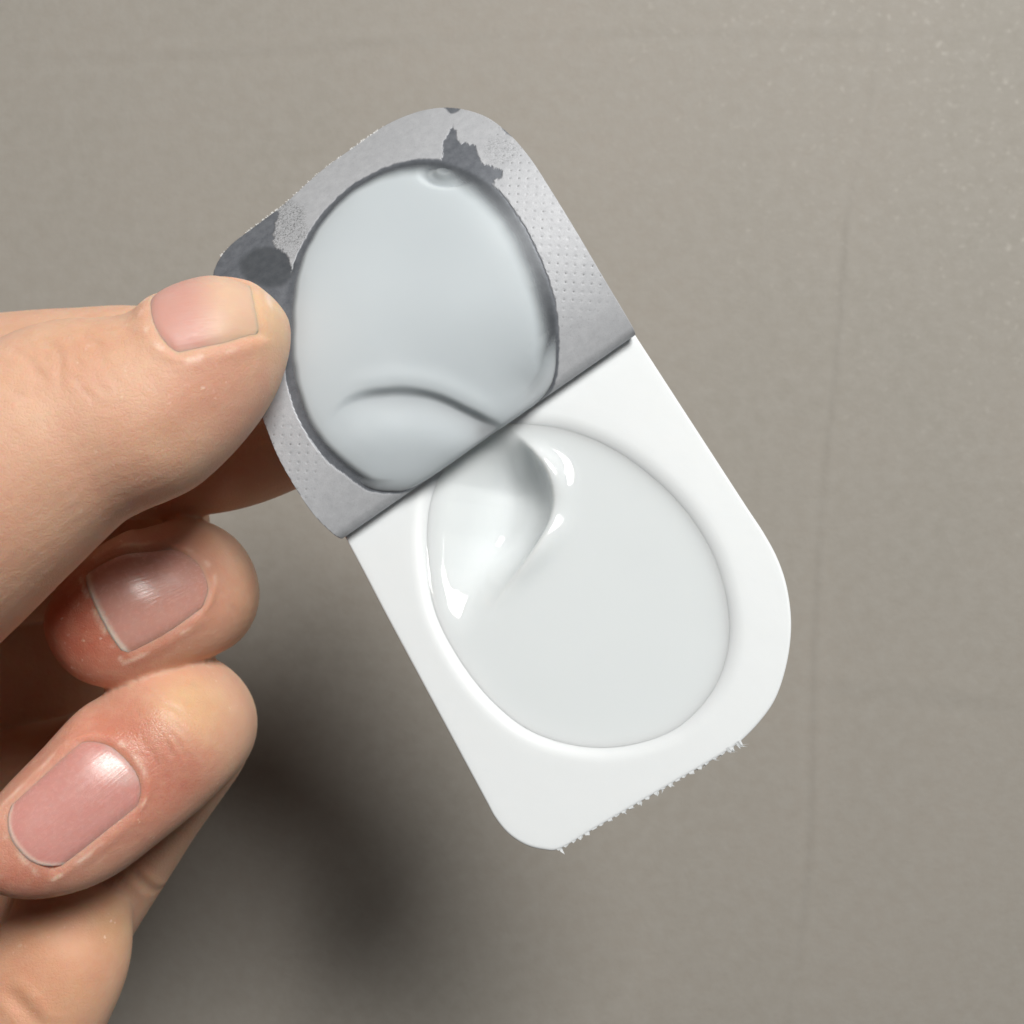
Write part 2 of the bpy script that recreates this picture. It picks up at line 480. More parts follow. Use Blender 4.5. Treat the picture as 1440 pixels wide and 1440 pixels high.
# ------------------------------------------------------------------ foil lid
RB = 1.7
f1 = on_plane(480, 757, RB); f2 = on_plane(893, 470, RB)
g2 = f2 - f1; GL = np.linalg.norm(g2); g2 /= GL
m2 = np.array((-g2[1], g2[0]))
if m2 @ (WC - f1) < 0: m2 = -m2
LID_O = f1 - m2*RB                      # peel line start, (A,B) coordinates
G3 = g2[0]*A + g2[1]*B; M3 = m2[0]*A + m2[1]*B; L3 = O3 + LID_O[0]*A + LID_O[1]*B
T_END = 62.0
tt = np.concatenate([np.linspace(-14, 0, 60, endpoint=False), np.arange(0, T_END, 0.05)])
PH1, PH2 = math.radians(146), math.radians(204)
tb = RB*PH1
def phi(t):
    if t <= 0: return 0.0
    if t < tb: return t/RB
    x = min((t-tb)/40.0, 1.25)
    return PH1 + (PH2-PH1)*(x*(1.25-0.25*x))
pm = np.zeros(len(tt)); ph = np.zeros(len(tt)); pf = np.array([phi(t) for t in tt])
i0 = int(np.argmin(np.abs(tt)))
pm[:i0+1] = tt[:i0+1]; ph[:] = 0.0
for i in range(i0+1, len(tt)):
    d = tt[i]-tt[i-1]; f = 0.5*(pf[i]+pf[i-1])
    pm[i] = pm[i-1] + math.cos(f)*d; ph[i] = ph[i-1] + math.sin(f)*d
ph += 0.12
def lid3(st, off=0.0):
    m = np.interp(st[:, 1], tt, pm); h = np.interp(st[:, 1], tt, ph); f = np.interp(st[:, 1], tt, pf)
    nm = -np.sin(f); nh = np.cos(f)       # normal of the face that touched the tray
    nm, nh = -nm, -nh
    off = np.asarray(off)
    # gentle cross curl of the loose sheet
    s = st[:, 0]; curl = sstep(st[:, 1], tb, tb+22)
    h2 = h - curl*0.010*np.clip(10 - s, 0, 30)**2 - curl*0.004*np.clip(s-34, 0, 30)**2
    return L3 + s[:, None]*G3 + (m + off*nm)[:, None]*M3 + (h2 + off*nh)[:, None]*N
half = (pf > math.pi/2) & (tt > 0)
def lid_st(px, py):
    """photo pixel -> flat (s,t) on the peeled part of the lid"""
    p = np.array(P(px, py, 150)); r = p - CAMP
    lam = np.linspace(0.75, 1.25, 1500)
    W = CAMP + lam[:, None]*r - L3
    s = W @ G3; m = W @ M3; h = W @ N
    mh = pm[half][::-1]; hh = ph[half][::-1]; th = tt[half][::-1]
    t = np.interp(m, mh, th); hp = np.interp(m, mh, hh)
    curl = sstep(t, tb, tb+22)
    hp = hp - curl*0.010*np.clip(10 - s, 0, 30)**2 - curl*0.004*np.clip(s-34, 0, 30)**2
    df = h - hp
    k = np.where((df[:-1] > 0) & (df[1:] <= 0))[0]
    k = k[0] if len(k) else int(np.argmin(np.abs(df)))
    return np.array((s[k], t[k]))

LID = [(480,757),(462,745),(440,722),(415,685),(390,640),(372,595),(352,545),(330,485),(308,425),(300,392),(306,370),(325,345),(360,318),(400,288),(450,243),(500,205),(545,175),
       (590,157),(635,152),(680,163),(715,188),(745,222),(775,268),(810,325),(850,393),(893,470)]
vis = [lid_st(*p) for p in LID[1:-1]]
tq = RB*math.pi/2
lid_poly = [(0.4, -7.5), (0.0, -6.5), (0.0, 0.0), (0.0, tq)] + [tuple(v) for v in vis] + [(GL, tq), (GL, 0.0), (GL-0.2, -5.5), (GL-2.5, -8.0)]
lid_poly = np.array(lid_poly)
# refine with straight ends + smooth visible part
lp = catmull(lid_poly[3:-3], 6); lid_poly = np.vstack([lid_poly[:3], lp, lid_poly[-3:]])

CREAM = [(403,480),(404,430),(416,372),(446,316),(488,270),(540,240),(590,227),(640,233),(692,263),(732,314),(762,376),(779,432),(783,490),(778,535),(752,572),(716,601),
         (660,636),(606,676),(566,690),(522,688),(490,668),(456,640),(428,600),(410,555),(403,515)]
cream_px = catmull(CREAM, 6, True)
STAR = catmull([(637,176),(641,190),(648,202),(655,201),(660,203),(668,206),(674,219),(678,228),(684,233),(695,236),(705,241),(704,250),(696,254),(690,262),(670,262),(640,246),(622,238),(620,225),(624,205),(630,190)], 3, True)
CORNER = catmull([(300,395),(305,368),(325,342),(360,316),(391,297),(390,310),(387,330),(384,345),(394,351),(404,358),(408,366),(412,400),(400,440),(340,430)], 4, True)
SPOT = np.array((372, 372.)) 
EDGE = catmull([(618,146),(630,150),(648,152),(644,158),(635,160),(628,155)], 3, True)
EDGE2 = catmull([(706,180),(722,192),(742,214),(750,222),(742,212),(728,197),(712,188)], 3, True)

def build_lid():
    st, f, sd = grid_patch(lid_poly, 0.15)
    co = lid3(st); px = to_px(co)
    okv = st[:, 1] > tq*0.9
    def ragged(poly, amp, cell, seed, soft=1.1, grow=0.0):
        s, _ = poly_sd(px, poly)
        s = s + grow + amp*vnoise(px, cell, seed) + amp*0.5*vnoise(px, cell*0.4, seed+1)
        return sstep(s, -soft, soft)
    bare = ragged(cream_px, 0.8, 6, 11, grow=3.0)
    bare = np.maximum(bare, ragged(STAR, 2.2, 6, 21))
    bare = np.maximum(bare, ragged(CORNER, 2.5, 5, 31))
    bare = np.maximum(bare, ragged(EDGE, 1.0, 5, 41)); bare = np.maximum(bare, ragged(EDGE2, 1.0, 5, 43))*okv
    d = np.hypot((px[:, 0]-378)/44, (px[:, 1]-376)/30)
    stain = sstep(-d + 0.07*vnoise(px, 14, 51), -1.06, -0.80)*0.55
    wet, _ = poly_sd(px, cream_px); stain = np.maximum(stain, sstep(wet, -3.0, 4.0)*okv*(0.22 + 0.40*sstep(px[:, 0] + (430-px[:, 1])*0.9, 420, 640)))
    sc = np.hypot((px[:, 0]-400)/32, (px[:, 1]-318)/38); scuff = sstep(-sc + .3*vnoise(px, 12, 61), -1.2, -0.7)
    scuff = np.maximum(scuff, 0.45*sstep(-np.hypot((px[:, 0]-705)/28, (px[:, 1]-212)/22), -1.2, -0.6))
    e1 = sstep(px[:, 0], 660, 720); e2 = sstep(-px[:, 0], -470, -430)*sstep(px[:, 1], 560, 610)
    emb = np.maximum(np.maximum(e1, e2), 0.15)*okv*sstep(st[:, 1], tb+1, tb+9)*(1-bare)
    # small springy waves of handled foil
    co = lid3(st, 0.07*vnoise(st, 6, 71)*sstep(st[:, 1], tb, tb+6))
    fl = np.c_[st, np.zeros(len(st))]
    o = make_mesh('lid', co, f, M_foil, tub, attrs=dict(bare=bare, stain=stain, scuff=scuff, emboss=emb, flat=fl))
    o.data.materials.append(M_paper)
    sm = o.modifiers.new('gauge', 'SOLIDIFY'); sm.thickness = 0.16*MM; sm.offset = 0
    sm.material_offset_rim = 1
    o['label'] = 'peeled grey foil lid with torn dark patches'
    return o
lid = build_lid()

def build_lid_fibres():
    """paper fibres standing off the torn upper left edge of the lid"""
    line = np.array([lid_st(x, y) for x, y in [(312,360),(360,318),(400,288),(450,243),(500,205),(540,178)]])
    line = catmull(line, 20); co = []; f = []
    for k in range(150):
        i = random.randrange(len(line)-1); p = line[i]; e = line[i+1]-line[i]; e /= np.linalg.norm(e)
        w = np.array((-e[1], e[0])) 
        if w @ (line.mean(0) - np.array((22, 22))) < 0: w = -w
        ln = random.uniform(0.08, 0.34)*(1.3 if 60 > i else 0.9); wd = random.uniform(0.05, 0.12); sl = random.uniform(-.25, .25)
        tip = p + w*ln + e*sl
        pts = np.array([p - e*wd - w*.1, p + e*wd - w*.1, tip + e*.03, tip - e*.03])
        for off in (0.05, -0.05):
            for q in lid3(pts, off + random.uniform(-.03, .03)): co.append(q)
        b = len(co)-8
        f += [(b, b+1, b+2, b+3), (b+7, b+6, b+5, b+4)] + [(b+j, b+4+j, b+4+(j+1) % 4, b+(j+1) % 4) for j in range(4)]
    o = make_mesh('paper_fibre', np.array(co), f, M_paper, lid, smooth=False); o['kind'] = 'stuff'
build_lid_fibres()

# ------------------------------------------------------------------ cream stuck to the lid
def build_lid_cream():
    poly = catmull([lid_st(x, y) for x, y in CREAM], 8, True)
    poly[:, 1] = np.maximum(poly[:, 1], tq*1.0)
    st, f, sd = grid_patch(poly, 0.2)
    px = to_px(lid3(st))
    th = 1.45*(1 - np.exp(-sd/2.0))
    th += 0.20*vnoise(st, 9, 3) * sstep(sd, 0, 4)
    # a soft fold in the cream: groove along an arc, lump below it
    ax = [430, 452, 475, 505, 560, 612, 655, 690, 722, 800]; ay = [640, 604, 575, 557, 549, 556, 573, 591, 604, 622]
    sm_ = catmull(list(zip(ax, ay)), 10); ax = sm_[:, 0]; ay = sm_[:, 1]
    d = px[:, 1] - np.interp(px[:, 0], ax, ay)
    d = d + 1.5*vnoise(px, 30, 13)
    env = sstep(px[:, 0], 450, 540)*(1 - 0.9*sstep(px[:, 0], 665, 722))
    lump = sstep(d, -14, 16)*np.exp(-(np.clip(d-16, 0, None)/60)**2)
    th += env*(-0.80*sstep(d, -7, 8)*np.exp(-(np.clip(d-8, 0, None)/40)**2) + 0.22*np.exp(-((d+16)/16)**2) + 0.15*np.exp(-((d-60)/30)**2))*sstep(sd, 0, 1.6)
    th -= 0.55*np.exp(-(((px[:, 0]-748)/40)**2 + ((px[:, 1]-545)/34)**2))*sstep(sd, 0, 2)
    # small bead near the torn star
    bd = np.hypot((px[:, 0]-629)/20, (px[:, 1]-253)/11)
    th += 0.75*sstep(-bd, -1.0, -0.35) - 0.45*np.exp(-((bd-1.45)/0.30)**2)*sstep(sd, 0.2, 1.5)
    th = np.clip(th, 0.04, None); th = np.where(sd <= 0, 0.04, th)
    ring = 1.0 + 1.1*sstep(px[:, 0] + (430-px[:, 1])*0.6, 500, 760) + 0.8*sstep(-px[:, 1], -340, -240)
    cover = sstep(sd + 0.15*vnoise(px, 20, 17), 0.55, 0.65 + ring*1.25)**1.3
    low = sstep(px[:, 1] + px[:, 0]*0.7, 1010, 1070)       # full thickness where it hangs at the fold
    cover = np.maximum(cover, low*sstep(sd, 0.0, 0.3))
    top = lid3(st, 0.09 + th); bot = lid3(st, 0.09)
    n = len(st); co = np.vstack([top, bot])
    loop = boundary_loop(f)
    faces = f.tolist() + (f[:, ::-1] + n).tolist() + [(loop[i], loop[i]+n, loop[(i+1) % len(loop)]+n, loop[(i+1) % len(loop)]) for i in range(len(loop))]
    o = make_mesh('cream_film', co, faces, M_film, attrs=dict(cover=np.r_[cover, cover]))
    tag(o, 'thick white cream stuck to the inside of the foil lid', 'cream')
build_lid_cream()

# ------------------------------------------------------------------ cream in the tub
def build_fill():
    d0 = well_p - WC; r0 = np.linalg.norm(d0, axis=1)
    poly = WC + d0*((r0 + 0.95)/r0)[:, None]
    q, f, sd = grid_patch(poly, 0.22)
    px = to_px(tub3(q, np.full(len(q), -1.2)))
    h = -0.72 + 0.26*np.exp(-np.clip(sd-0.7, 0, None)/0.8) + 0.05*vnoise(q, 7, 4)
    # a scooped hollow by the left wall: steep break on its right, slope up to the wall on its left
    yy = px[:, 1]; xx = px[:, 0]
    cy = [540, 600, 630, 660, 690, 712, 740, 780, 815, 850, 890, 930]; cx = [660, 716, 745, 767, 777, 778, 771, 747, 720, 696, 670, 648]
    ky = np.arange(540, 931, 2.0); kx = np.interp(ky, cy, cx); ker = np.ones(13)/13
    kx = np.convolve(np.pad(kx, 6, 'edge'), ker, 'valid')
    xc = np.interp(yy, ky, kx); xw = np.interp(yy, [560, 640, 680, 705, 750, 800, 850, 900, 945], [660, 638, 608, 601, 597, 601, 612, 633, 661])
    d = xc - xx; u = d/np.maximum(xc - xw, 20)
    dep = 4.9*(1 - sstep(yy, 735, 900))*sstep(yy, 600, 690)
    prof = np.clip(1.25*(1 - np.exp(-np.clip(u + 0.01, 0, None)/(0.16 + 0.30*sstep(yy, 755, 850)))), 0, 1.2)*(1 - 0.95*sstep(u, 0.30, 0.90))
    h = h - dep*prof*sstep(sd, 0.0, 1.0)
    lipe = sstep(yy, 610, 650)*(1 - sstep(yy, 800, 860))
    lip = 0.72*np.exp(-((d+5)/np.where(d < -5, 22, 9))**2)*lipe*(1 + 0.45*np.cos((yy-655)/118*2*math.pi))
    h = h + lip*sstep(sd, 0.3, 2.5)
    n = len(q); top = tub3(q, h)
    loop = boundary_loop(f); m = len(loop)
    lq = q[loop]; skirt = tub3(WC + (lq-WC)*0.90, np.full(m, -9.5)); c = tub3(WC[None], np.array([-9.6]))
    co = np.vstack([top, skirt, c])
    faces = f.tolist() + [(loop[i], n+i, n+(i+1) % m, loop[(i+1) % m]) for i in range(m)] + [(n+i, n+m, n+(i+1) % m) for i in range(m)]
    o = make_mesh('cream', co, faces, M_cream)
    bm = bmesh.new(); bm.from_mesh(o.data); bmesh.ops.recalc_face_normals(bm, faces=bm.faces); bm.to_mesh(o.data); bm.free()
    tag(o, 'glossy white cream filling the tub well, dented near the fold', 'cream')
build_fill()

# ------------------------------------------------------------------ hand
SEG = 40
def tube(stations, sup=2.05):
    """stations: (centre Vector, half width vector, half depth vector) -> verts, faces, closed at both ends"""
    C = np.array([list(s[0])+list(s[1])+list(s[2]) for s in stations])
    C = catmull(C, 6)
    co = []; f = []
    th = np.linspace(0, 2*math.pi, SEG, endpoint=False)
    cx = np.sign(np.cos(th))*np.abs(np.cos(th))**(2/sup); cy = np.sign(np.sin(th))*np.abs(np.sin(th))**(2/sup)
    for r in C:
        for x, y in zip(cx, cy): co.append(r[:3] + x*r[3:6] + y*r[6:9])
    m = len(C)
    for k in range(m-1):
        for i in range(SEG):
            j = (i+1) % SEG; f.append((k*SEG+i, k*SEG+j, (k+1)*SEG+j, (k+1)*SEG+i))
    f.append(tuple(range(SEG-1, -1, -1))); f.append(tuple((m-1)*SEG+i for i in range(SEG)))
    return np.array(co), f

def pair(u, l, z, rd, tilt=0.0):
    a = P(*u, z); b = P(*l, z); w = (a-b)/2
    n = Vector((0, 0, 1)); 
    wd = w.normalized()
    wv = (w + n*(w.length*math.tan(tilt)))
    dv = (n - wd*math.tan(tilt)).normalized()*rd
    return ((a+b)/2, wv, dv)

def st3(x, y, z, S, rw, rd, T):
    """station by centre pixel + depth, side direction, half width, half depth, travel direction"""
    S = Vector(S).normalized(); T = Vector(T).normalized()
    S = (S - T*S.dot(T)).normalized(); D = S.cross(T).normalized()
    if D.z < -1e-3 or (abs(D.z) < 1e-3 and D.x < 0): D = -D
    return (P(x, y, z), S*rw, D*rd)

tubes = []
# thumb: contour pairs from base to tip
th_pairs = [((-420,760),(-260,1180),158,15),((-260,650),(-110,1010),163,14.5),((-120,548),(20,880),166,13.4),((0,482),(150,752),166,11.2),((55,458),(190,724),165.5,10.6),((105,449),(232,706),165,10.3),((150,448),(268,688),164.5,9.9),
            ((188,441),(300,662),164,9.5),((222,416),(330,632),163.4,9.1),((262,398),(362,592),162.6,8.6),((300,390),(388,548),161.8,7.9),((336,393),(402,505),161,6.8),((362,402),(406,476),160.3,5.2),((383,418),(405,455),159.8,3.2),((398,436),(402,443),159.5,0.6)]
tubes.append(tube([pair(*p) for p in th_pairs]))
# middle finger: distal part lies in view, then turns away
zm = 141.0
md = [((-1000,0),(0,0))]
m_pairs = [((64,881),(65,886),zm+4.0,0.5),((68,856),(80,916),zm+4.3,2.8),((80,832),(102,944),zm+4.4,4.8),((97,806),(132,962),zm+4.2,6.4),((132,774),(182,968),zm+3.4,7.6),((180,746),(236,950),zm+2.2,8.2)]
Sm = (0.45, -0.89, 0); Tm = (0.89, 0.45)
ms = [pair(*p) for p in m_pairs]
ms += [st3(240,836,zm+0.2,(-0.40,0.9,0),9.7,8.3,(0.89,0.42,-0.22)), st3(262,830,zm-2.8,(-0.40,0.9,0),9.8,8.7,(0.6,0.3,-0.75)), st3(272,826,zm-8,(-0.40,0.9,0),9.9,8.9,(0.1,0.05,-1)),
       st3(268,828,zm-18,(-0.40,0.9,0),10.0,9.0,(-0.2,-0.1,-1)), st3(225,800,zm-30,(-0.40,0.9,0),10.2,9.2,(-0.75,-0.1,-0.6)), st3(100,780,zm-46,(-0.1,0.98,0),11,9.6,(-1,-0.1,-0.3)), st3(-80,800,zm-48,(-0.1,0.98,0),12,10,(-1,-0.1,0)), st3(-240,850,zm-42,(-0.2,0.98,0),11,10,(-1,-0.1,0))]
# keep the pair frames facing the same way
def align(sts):
    out = [sts[0]]
    for c, w, d in sts[1:]:
        if w.dot(out[-1][1]) < 0: w = -w
        if d.dot(out[-1][2]) < 0: d = -d
        out.append((c, w, d))
    return out
tubes.append(tube(align(ms)))
# ring finger
zr = 143.5
r_pairs = [((-44,1214),(-38,1226),zr+10.6,0.6),((-42,1184),(-12,1246),zr+10.6,3.0),((-24,1146),(40,1261),zr+10.0,5.4),((16,1098),(104,1254),zr+8.4,7.0),((64,1049),(166,1228),zr+6.0,7.9),((112,998),(232,1178),zr+3.3,8.5)]
rs = [pair(*p) for p in r_pairs]
SR = (-0.66, 0.75, 0)
rs += [st3(212,1058,zr+0.9,SR,9.9,8.7,(0.75,0.62,-0.12)), st3(246,1028,zr-1.2,SR,9.8,9.2,(0.62,0.52,-0.6)), st3(262,1016,zr-6,SR,9.8,9.4,(0.2,0.15,-1)), st3(262,1020,zr-15,SR,9.8,9.4,(-0.15,-0.1,-1)),
       st3(230,1046,zr-27,SR,10,9.3,(-0.72,-0.5,-0.6)), st3(110,1090,zr-46,SR,10.5,9.6,(-0.9,-0.3,-0.3)), st3(-60,1130,zr-50,(-0.4,0.9,0),11,10,(-1,-0.2,0)), st3(-240,1190,zr-36,(-0.2,0.95,0),11,10,(-1,0,0))]
tubes.append(tube(align(rs)))
# little finger behind, running to the lower left
ps = [st3(296,985,124,(0.83,0.55,0),3.0,3.0,(-0.5,-0.83,0)), st3(288,998,125,(0.83,0.55,0),7.5,6.5,(-0.5,-0.83,0)), st3(266,1030,126,(0.83,0.55,0),9.4,8.6,(-0.55,-0.83,0)), st3(200,1126,127,(0.83,0.55,0),9.4,8.8,(-0.55,-0.83,0)), st3(116,1254,128,(0.83,0.55,0),9.6,9,(-0.55,-0.83,0)),
      st3(20,1380,127,(0.83,0.5,0),11,10,(-0.6,-0.8,0)), st3(-140,1480,125,(0.7,0.7,0),14,12,(-0.8,-0.6,0)), st3(-300,1500,122,(0.3,0.95,0),16,14,(-1,-0.1,0))]
tubes.append(tube(align(ps)))
# curled little finger / heel of the hand in front
hs = [st3(112,1216,132,(0.93,0.37,0),4.0,3.5,(-0.3,-0.93,0.1)), st3(112,1232,134,(0.93,0.37,0),6.6,6.0,(-0.3,-0.93,0.1)), st3(108,1272,136,(0.93,0.37,0),8.0,7.4,(-0.35,-0.93,0.1)), st3(94,1330,138,(0.9,0.42,0),9.0,8.2,(-0.4,-0.9,0.1)),
      st3(52,1410,139,(0.88,0.47,0),9.9,8.8,(-0.47,-0.88,0)), st3(-20,1530,138,(0.86,0.5,0),11,9.6,(-0.5,-0.86,0)), st3(-140,1620,134,(0.7,0.7,0),12,10.5,(-0.8,-0.6,0)), st3(-300,1640,128,(0.2,0.97,0),13,12,(-1,0,0))]
tubes.append(tube(align(hs)))
# index finger behind the lid
zi = 134.0
xs = [st3(492,556,zi+2,(0,1,0),1.2,1.2,(1,0.2,0)), st3(484,560,zi+2,(0,1,0),5.2,4.2,(1,0.2,0)), st3(460,570,zi+2,(0.1,1,0),8.0,6.6,(1,0.2,0)), st3(410,588,zi+1.6,(0.15,1,0),9.4,7.8,(1,0.25,0)), st3(310,606,zi,(0.1,1,0),11.4,8.6,(1,0.15,0)), st3(205,583,zi-1,(0,1,0),15.0,9.4,(1,-0.1,0)),
      st3(100,578,zi-2,(0,1,0),14.6,10,(1,0,0)), st3(-40,590,zi-5,(0,1,0),14.8,11,(1,0.1,0)), st3(-180,620,zi-8,(0,1,0),15.5,12,(1,0.1,0)), st3(-320,650,zi-12,(0,1,0),16,13,(1,0.1,0))]
tubes.append(tube(align(xs)))
# palm, wrist and start of the forearm, out of frame to the left
pl = [st3(180,940,78,(0,1,0),12,5,(1,0,0)), st3(140,940,79,(0,1,0),26,10,(1,0,0)), st3(20,950,84,(0,1,0),36,13,(1,0,0)), st3(-130,960,96,(0,1,0),39,18,(1,0,0)), st3(-300,990,118,(0,1,0),41,21,(1,0,0)), st3(-480,1060,124,(0.1,1,0),38,22,(1,0.2,0)), st3(-660,1150,126,(0.2,1,0),32,21,(1,0.3,0)),
      st3(-860,1260,126,(0.3,1,0),29,20,(1,0.4,0)), st3(-1200,1440,124,(0.3,1,0),31,23,(1,0.4,0)), st3(-1500,1600,122,(0.3,1,0),34,26,(1,0.4,0))]
tubes.append(tube(align(pl)))

gp = [st3(292,738,118,(0,1,0),1.5,1.5,(1,0,0)), st3(280,738,118,(0,1,0),5,5,(1,0,0)), st3(240,740,117,(0,1,0),7.5,7,(1,0,0)), st3(120,742,113,(0,1,0),9,8,(1,0,0)), st3(-40,770,108,(0,1,0),10,9,(1,0,0)), st3(-160,800,106,(0,1,0),10,9,(1,0,0))]
tubes.append(tube(align(gp)))
wb = [st3(90,640,141,(0,1,0),3,4,(1,0,0)), st3(75,645,141,(0,1,0),7,11,(1,0,0)), st3(20,660,139,(0,1,0),10,17,(1,0,0)), st3(-80,700,134,(0,1,0),15,25,(1,0,0)), st3(-200,760,130,(0,1,0),22,30,(1,0,0)), st3(-360,860,128,(0,1,0),26,28,(1,0,0))]
tubes.append(tube(align(wb)))

def build_hand():
    bm = bmesh.new()
    for co, f in tubes:
        vs_ = [bm.verts.new(c) for c in co]
        for q in f: bm.faces.new([vs_[i] for i in q])
    bmesh.ops.recalc_face_normals(bm, faces=bm.faces)
    me = bpy.data.meshes.new('tmp'); bm.to_mesh(me); bm.free()
    o = bpy.data.objects.new('tmp', me); COL.objects.link(o)
    r = o.modifiers.new('r', 'REMESH'); r.mode = 'VOXEL'; r.voxel_size = 0.38; r.adaptivity = 0
    s = o.modifiers.new('s', 'SMOOTH'); s.factor = 0.5; s.iterations = 7
    dg = bpy.context.evaluated_depsgraph_get()
    em = bpy.data.meshes.new_from_object(o.evaluated_get(dg))
    bpy.data.objects.remove(o); bpy.data.meshes.remove(me)
    n = len(em.vertices); co = np.zeros(n*3); em.vertices.foreach_get('co', co); co = co.reshape(-1, 3)
    return em, co

hand_me, HC = build_hand()
hn = np.zeros(len(HC)*3, np.float32); hand_me.vertex_normals.foreach_get('vector', hn); HN = hn.reshape(-1, 3)
bvh = BVHTree.FromPolygons([tuple(c) for c in HC], [tuple(p.vertices) for p in hand_me.polygons])

HAND = bpy.data.objects.new('hand', hand_me)
NAILS = []
disp = np.zeros(len(HC)); cutw = np.zeros(len(HC))

def nail(origin, T, Nn, L, W, name_label, base, free, bow=0.35, lunula=0.0, freew=0.10, endr=0.10, flush=0.0, dull=0.0):
    """nail plate laid on the finger: origin = cuticle centre on the finger axis, T towards the tip, Nn facing out"""
    T = Vector(T).normalized(); Nn = Vector(Nn).normalized(); Nn = (Nn - T*Nn.dot(T)).normalized(); S = T.cross(Nn).normalized()
    nu, nv = 46, 34
    mid = origin + T*(L*0.5)
    hit = bvh.ray_cast(mid, Nn); r = (hit[0]-mid).length if hit[0] else 8.0
    amax = W/2/r
    co = []; tint = []; flat = []; prev = [r]*(nv+1)
    for i in range(nu+1):
        u = i/nu
        for j in range(nv+1):
            v = -1 + 2*j/nv; av = abs(v)
            l0 = L*0.30*(1 - math.sqrt(max(0, 1 - av**2.5))); l1 = L*(1 - endr*av**2.6)
            l = l0 + (l1-l0)*u
            al = v*amax*(1 - 0.06*(1 - l/L))
            c = mid + T*(l - L*0.5); d = Nn*math.cos(al) + S*math.sin(al)
            h = bvh.ray_cast(c, d)
            rr = (h[0]-c).length if h[0] else prev[j]*0.97
            rr = min(rr, r*1.3)
            if u > 0.45 and flush > 0: rr = min(max(rr, prev[j]*0.90), prev[j]*1.005)
            prev[j] = rr
            dist_edge = min((1-av)*W/2, u*(l1-l0))            # to the folds
            rr = rr + 0.06 - 0.34*math.exp(-(dist_edge/0.9)**2)
            rr = max(rr - flush*float(sstep(np.array([u]), 0.6, 1.0)[0]), r*0.3)
            co.append(c + d*rr)
            fr = sstep(np.array([u + 0.03*av**2]), 1-freew, 1-freew*0.4)[0]
            lu = lunula*sstep(np.array([-(math.hypot(l/L/0.26, v/0.66))]), -1.0, -0.7)[0]
            b = Vector(base)*(1-lu) + Vector((0.74, 0.57, 0.53))*lu
            ek = 0.75*math.exp(-(min((1-av)*W/2, u*(l1-l0) + 0.15)/0.55)**2)
            b = (b*(1-fr) + Vector(free)*fr)*(1-ek) + Vector((0.70, 0.40, 0.29))*ek; tint.append(tuple(b)); flat.append((u*L, v*W/2, 0))
    f = []
    for i in range(nu):
        for j in range(nv):
            a = i*(nv+1)+j; f.append((a, a+nv+1, a+nv+2, a+1))
    o = make_mesh('nail', np.array([list(c) for c in co]), f, M_nail, HAND, attrs=dict(tint=np.array(tint), flat=np.array(flat), dull=np.full(len(co), dull)))
    bm = bmesh.new(); bm.from_mesh(o.data); bm.normal_update()
    if sum((fc.normal for fc in bm.faces), Vector()).dot(Nn) < 0: bmesh.ops.reverse_faces(bm, faces=bm.faces)
    bm.to_mesh(o.data); bm.free()
    sm = o.modifiers.new('plate', 'SOLIDIFY'); sm.thickness = 0.40*MM; sm.offset = -1
    o['label'] = name_label
    # sink the bed, raise the folds around it
    D = HC - np.array(mid); t = D @ np.array(T); nn = D @ np.array(Nn); ss = D @ np.array(S)
    l = (t + L*0.5)/L; al = np.arctan2(ss, nn)/amax; rad = np.hypot(nn, ss)
    near = (nn > 0) & (rad < r*1.6) & (rad > r*0.45) & (l > -0.5) & (l < 1.5)
    l0 = 0.30*(1 - np.sqrt(np.clip(1 - np.abs(np.clip(al, -1, 1))**2.5, 0, 1)))
    dside = (np.abs(al) - 1)*W/2; dprox = (l0 - l)*L; ddist = (l - 1.0)*L
    ins = np.maximum(np.maximum(dside, dprox), ddist)       # <0 inside
    sink = -0.40*sstep(-ins, 0.30, 1.2)*(0.35 + 0.65*sstep(-ddist, 0.2, 2.0))
    fold = np.maximum(dside, dprox)
    rise = bow*np.exp(-(np.abs(fold-0.5)/0.9)**2)*sstep(-ddist, -0.5, 1.5)
    lipd = 0.0
    cutw[:] = np.maximum(cutw, near*np.exp(-((ins-0.30)/0.28)**2)*sstep(vnoise(HC[:, :2] + HC[:, 2:3]*0.7, 1.1, 77), -0.1, 0.6))
    w = near.astype(float)*sstep(-rad, -r*1.6, -r*1.3)
    disp[:] = disp + w*(sink + rise*sstep(ins, -0.35, 0.1) + lipd)
    NAILS.append(o)
    return o

COL.objects.link(HAND)
pinkb = (0.60, 0.325, 0.30)
# middle finger: cuticle to the right, tip to the left
nail(P(300, 812, zm-0.3), (-0.885, -0.452, 0.22), (0.10, 0.22, 1), 14.2, 12.4, 'short pink nail of the upper curled finger', (0.62, 0.325, 0.265), (0.86, 0.64, 0.54), bow=0.16, freew=0.06, endr=0.04)
# ring finger
nail(P(186, 1086, zr-0.3), (-0.76, -0.65, 0.50), (0.16, 0.28, 1), 16.2, 12.0, 'glossy pink nail of the lower curled finger', (0.63, 0.30, 0.265), (0.80, 0.53, 0.45), bow=0.14, lunula=0.35, freew=0.04, endr=0.20)
# thumb
nail(P(238, 512, 162.6), (0.95, 0.25, -0.09), (-0.16, 0.62, 0.80), 12.8, 14.8, 'pink thumbnail seen at a slant', (0.67, 0.355, 0.295), (0.75, 0.50, 0.35), bow=0.12, lunula=0.0, freew=0.66, endr=0.22, flush=0.48, dull=0.9)

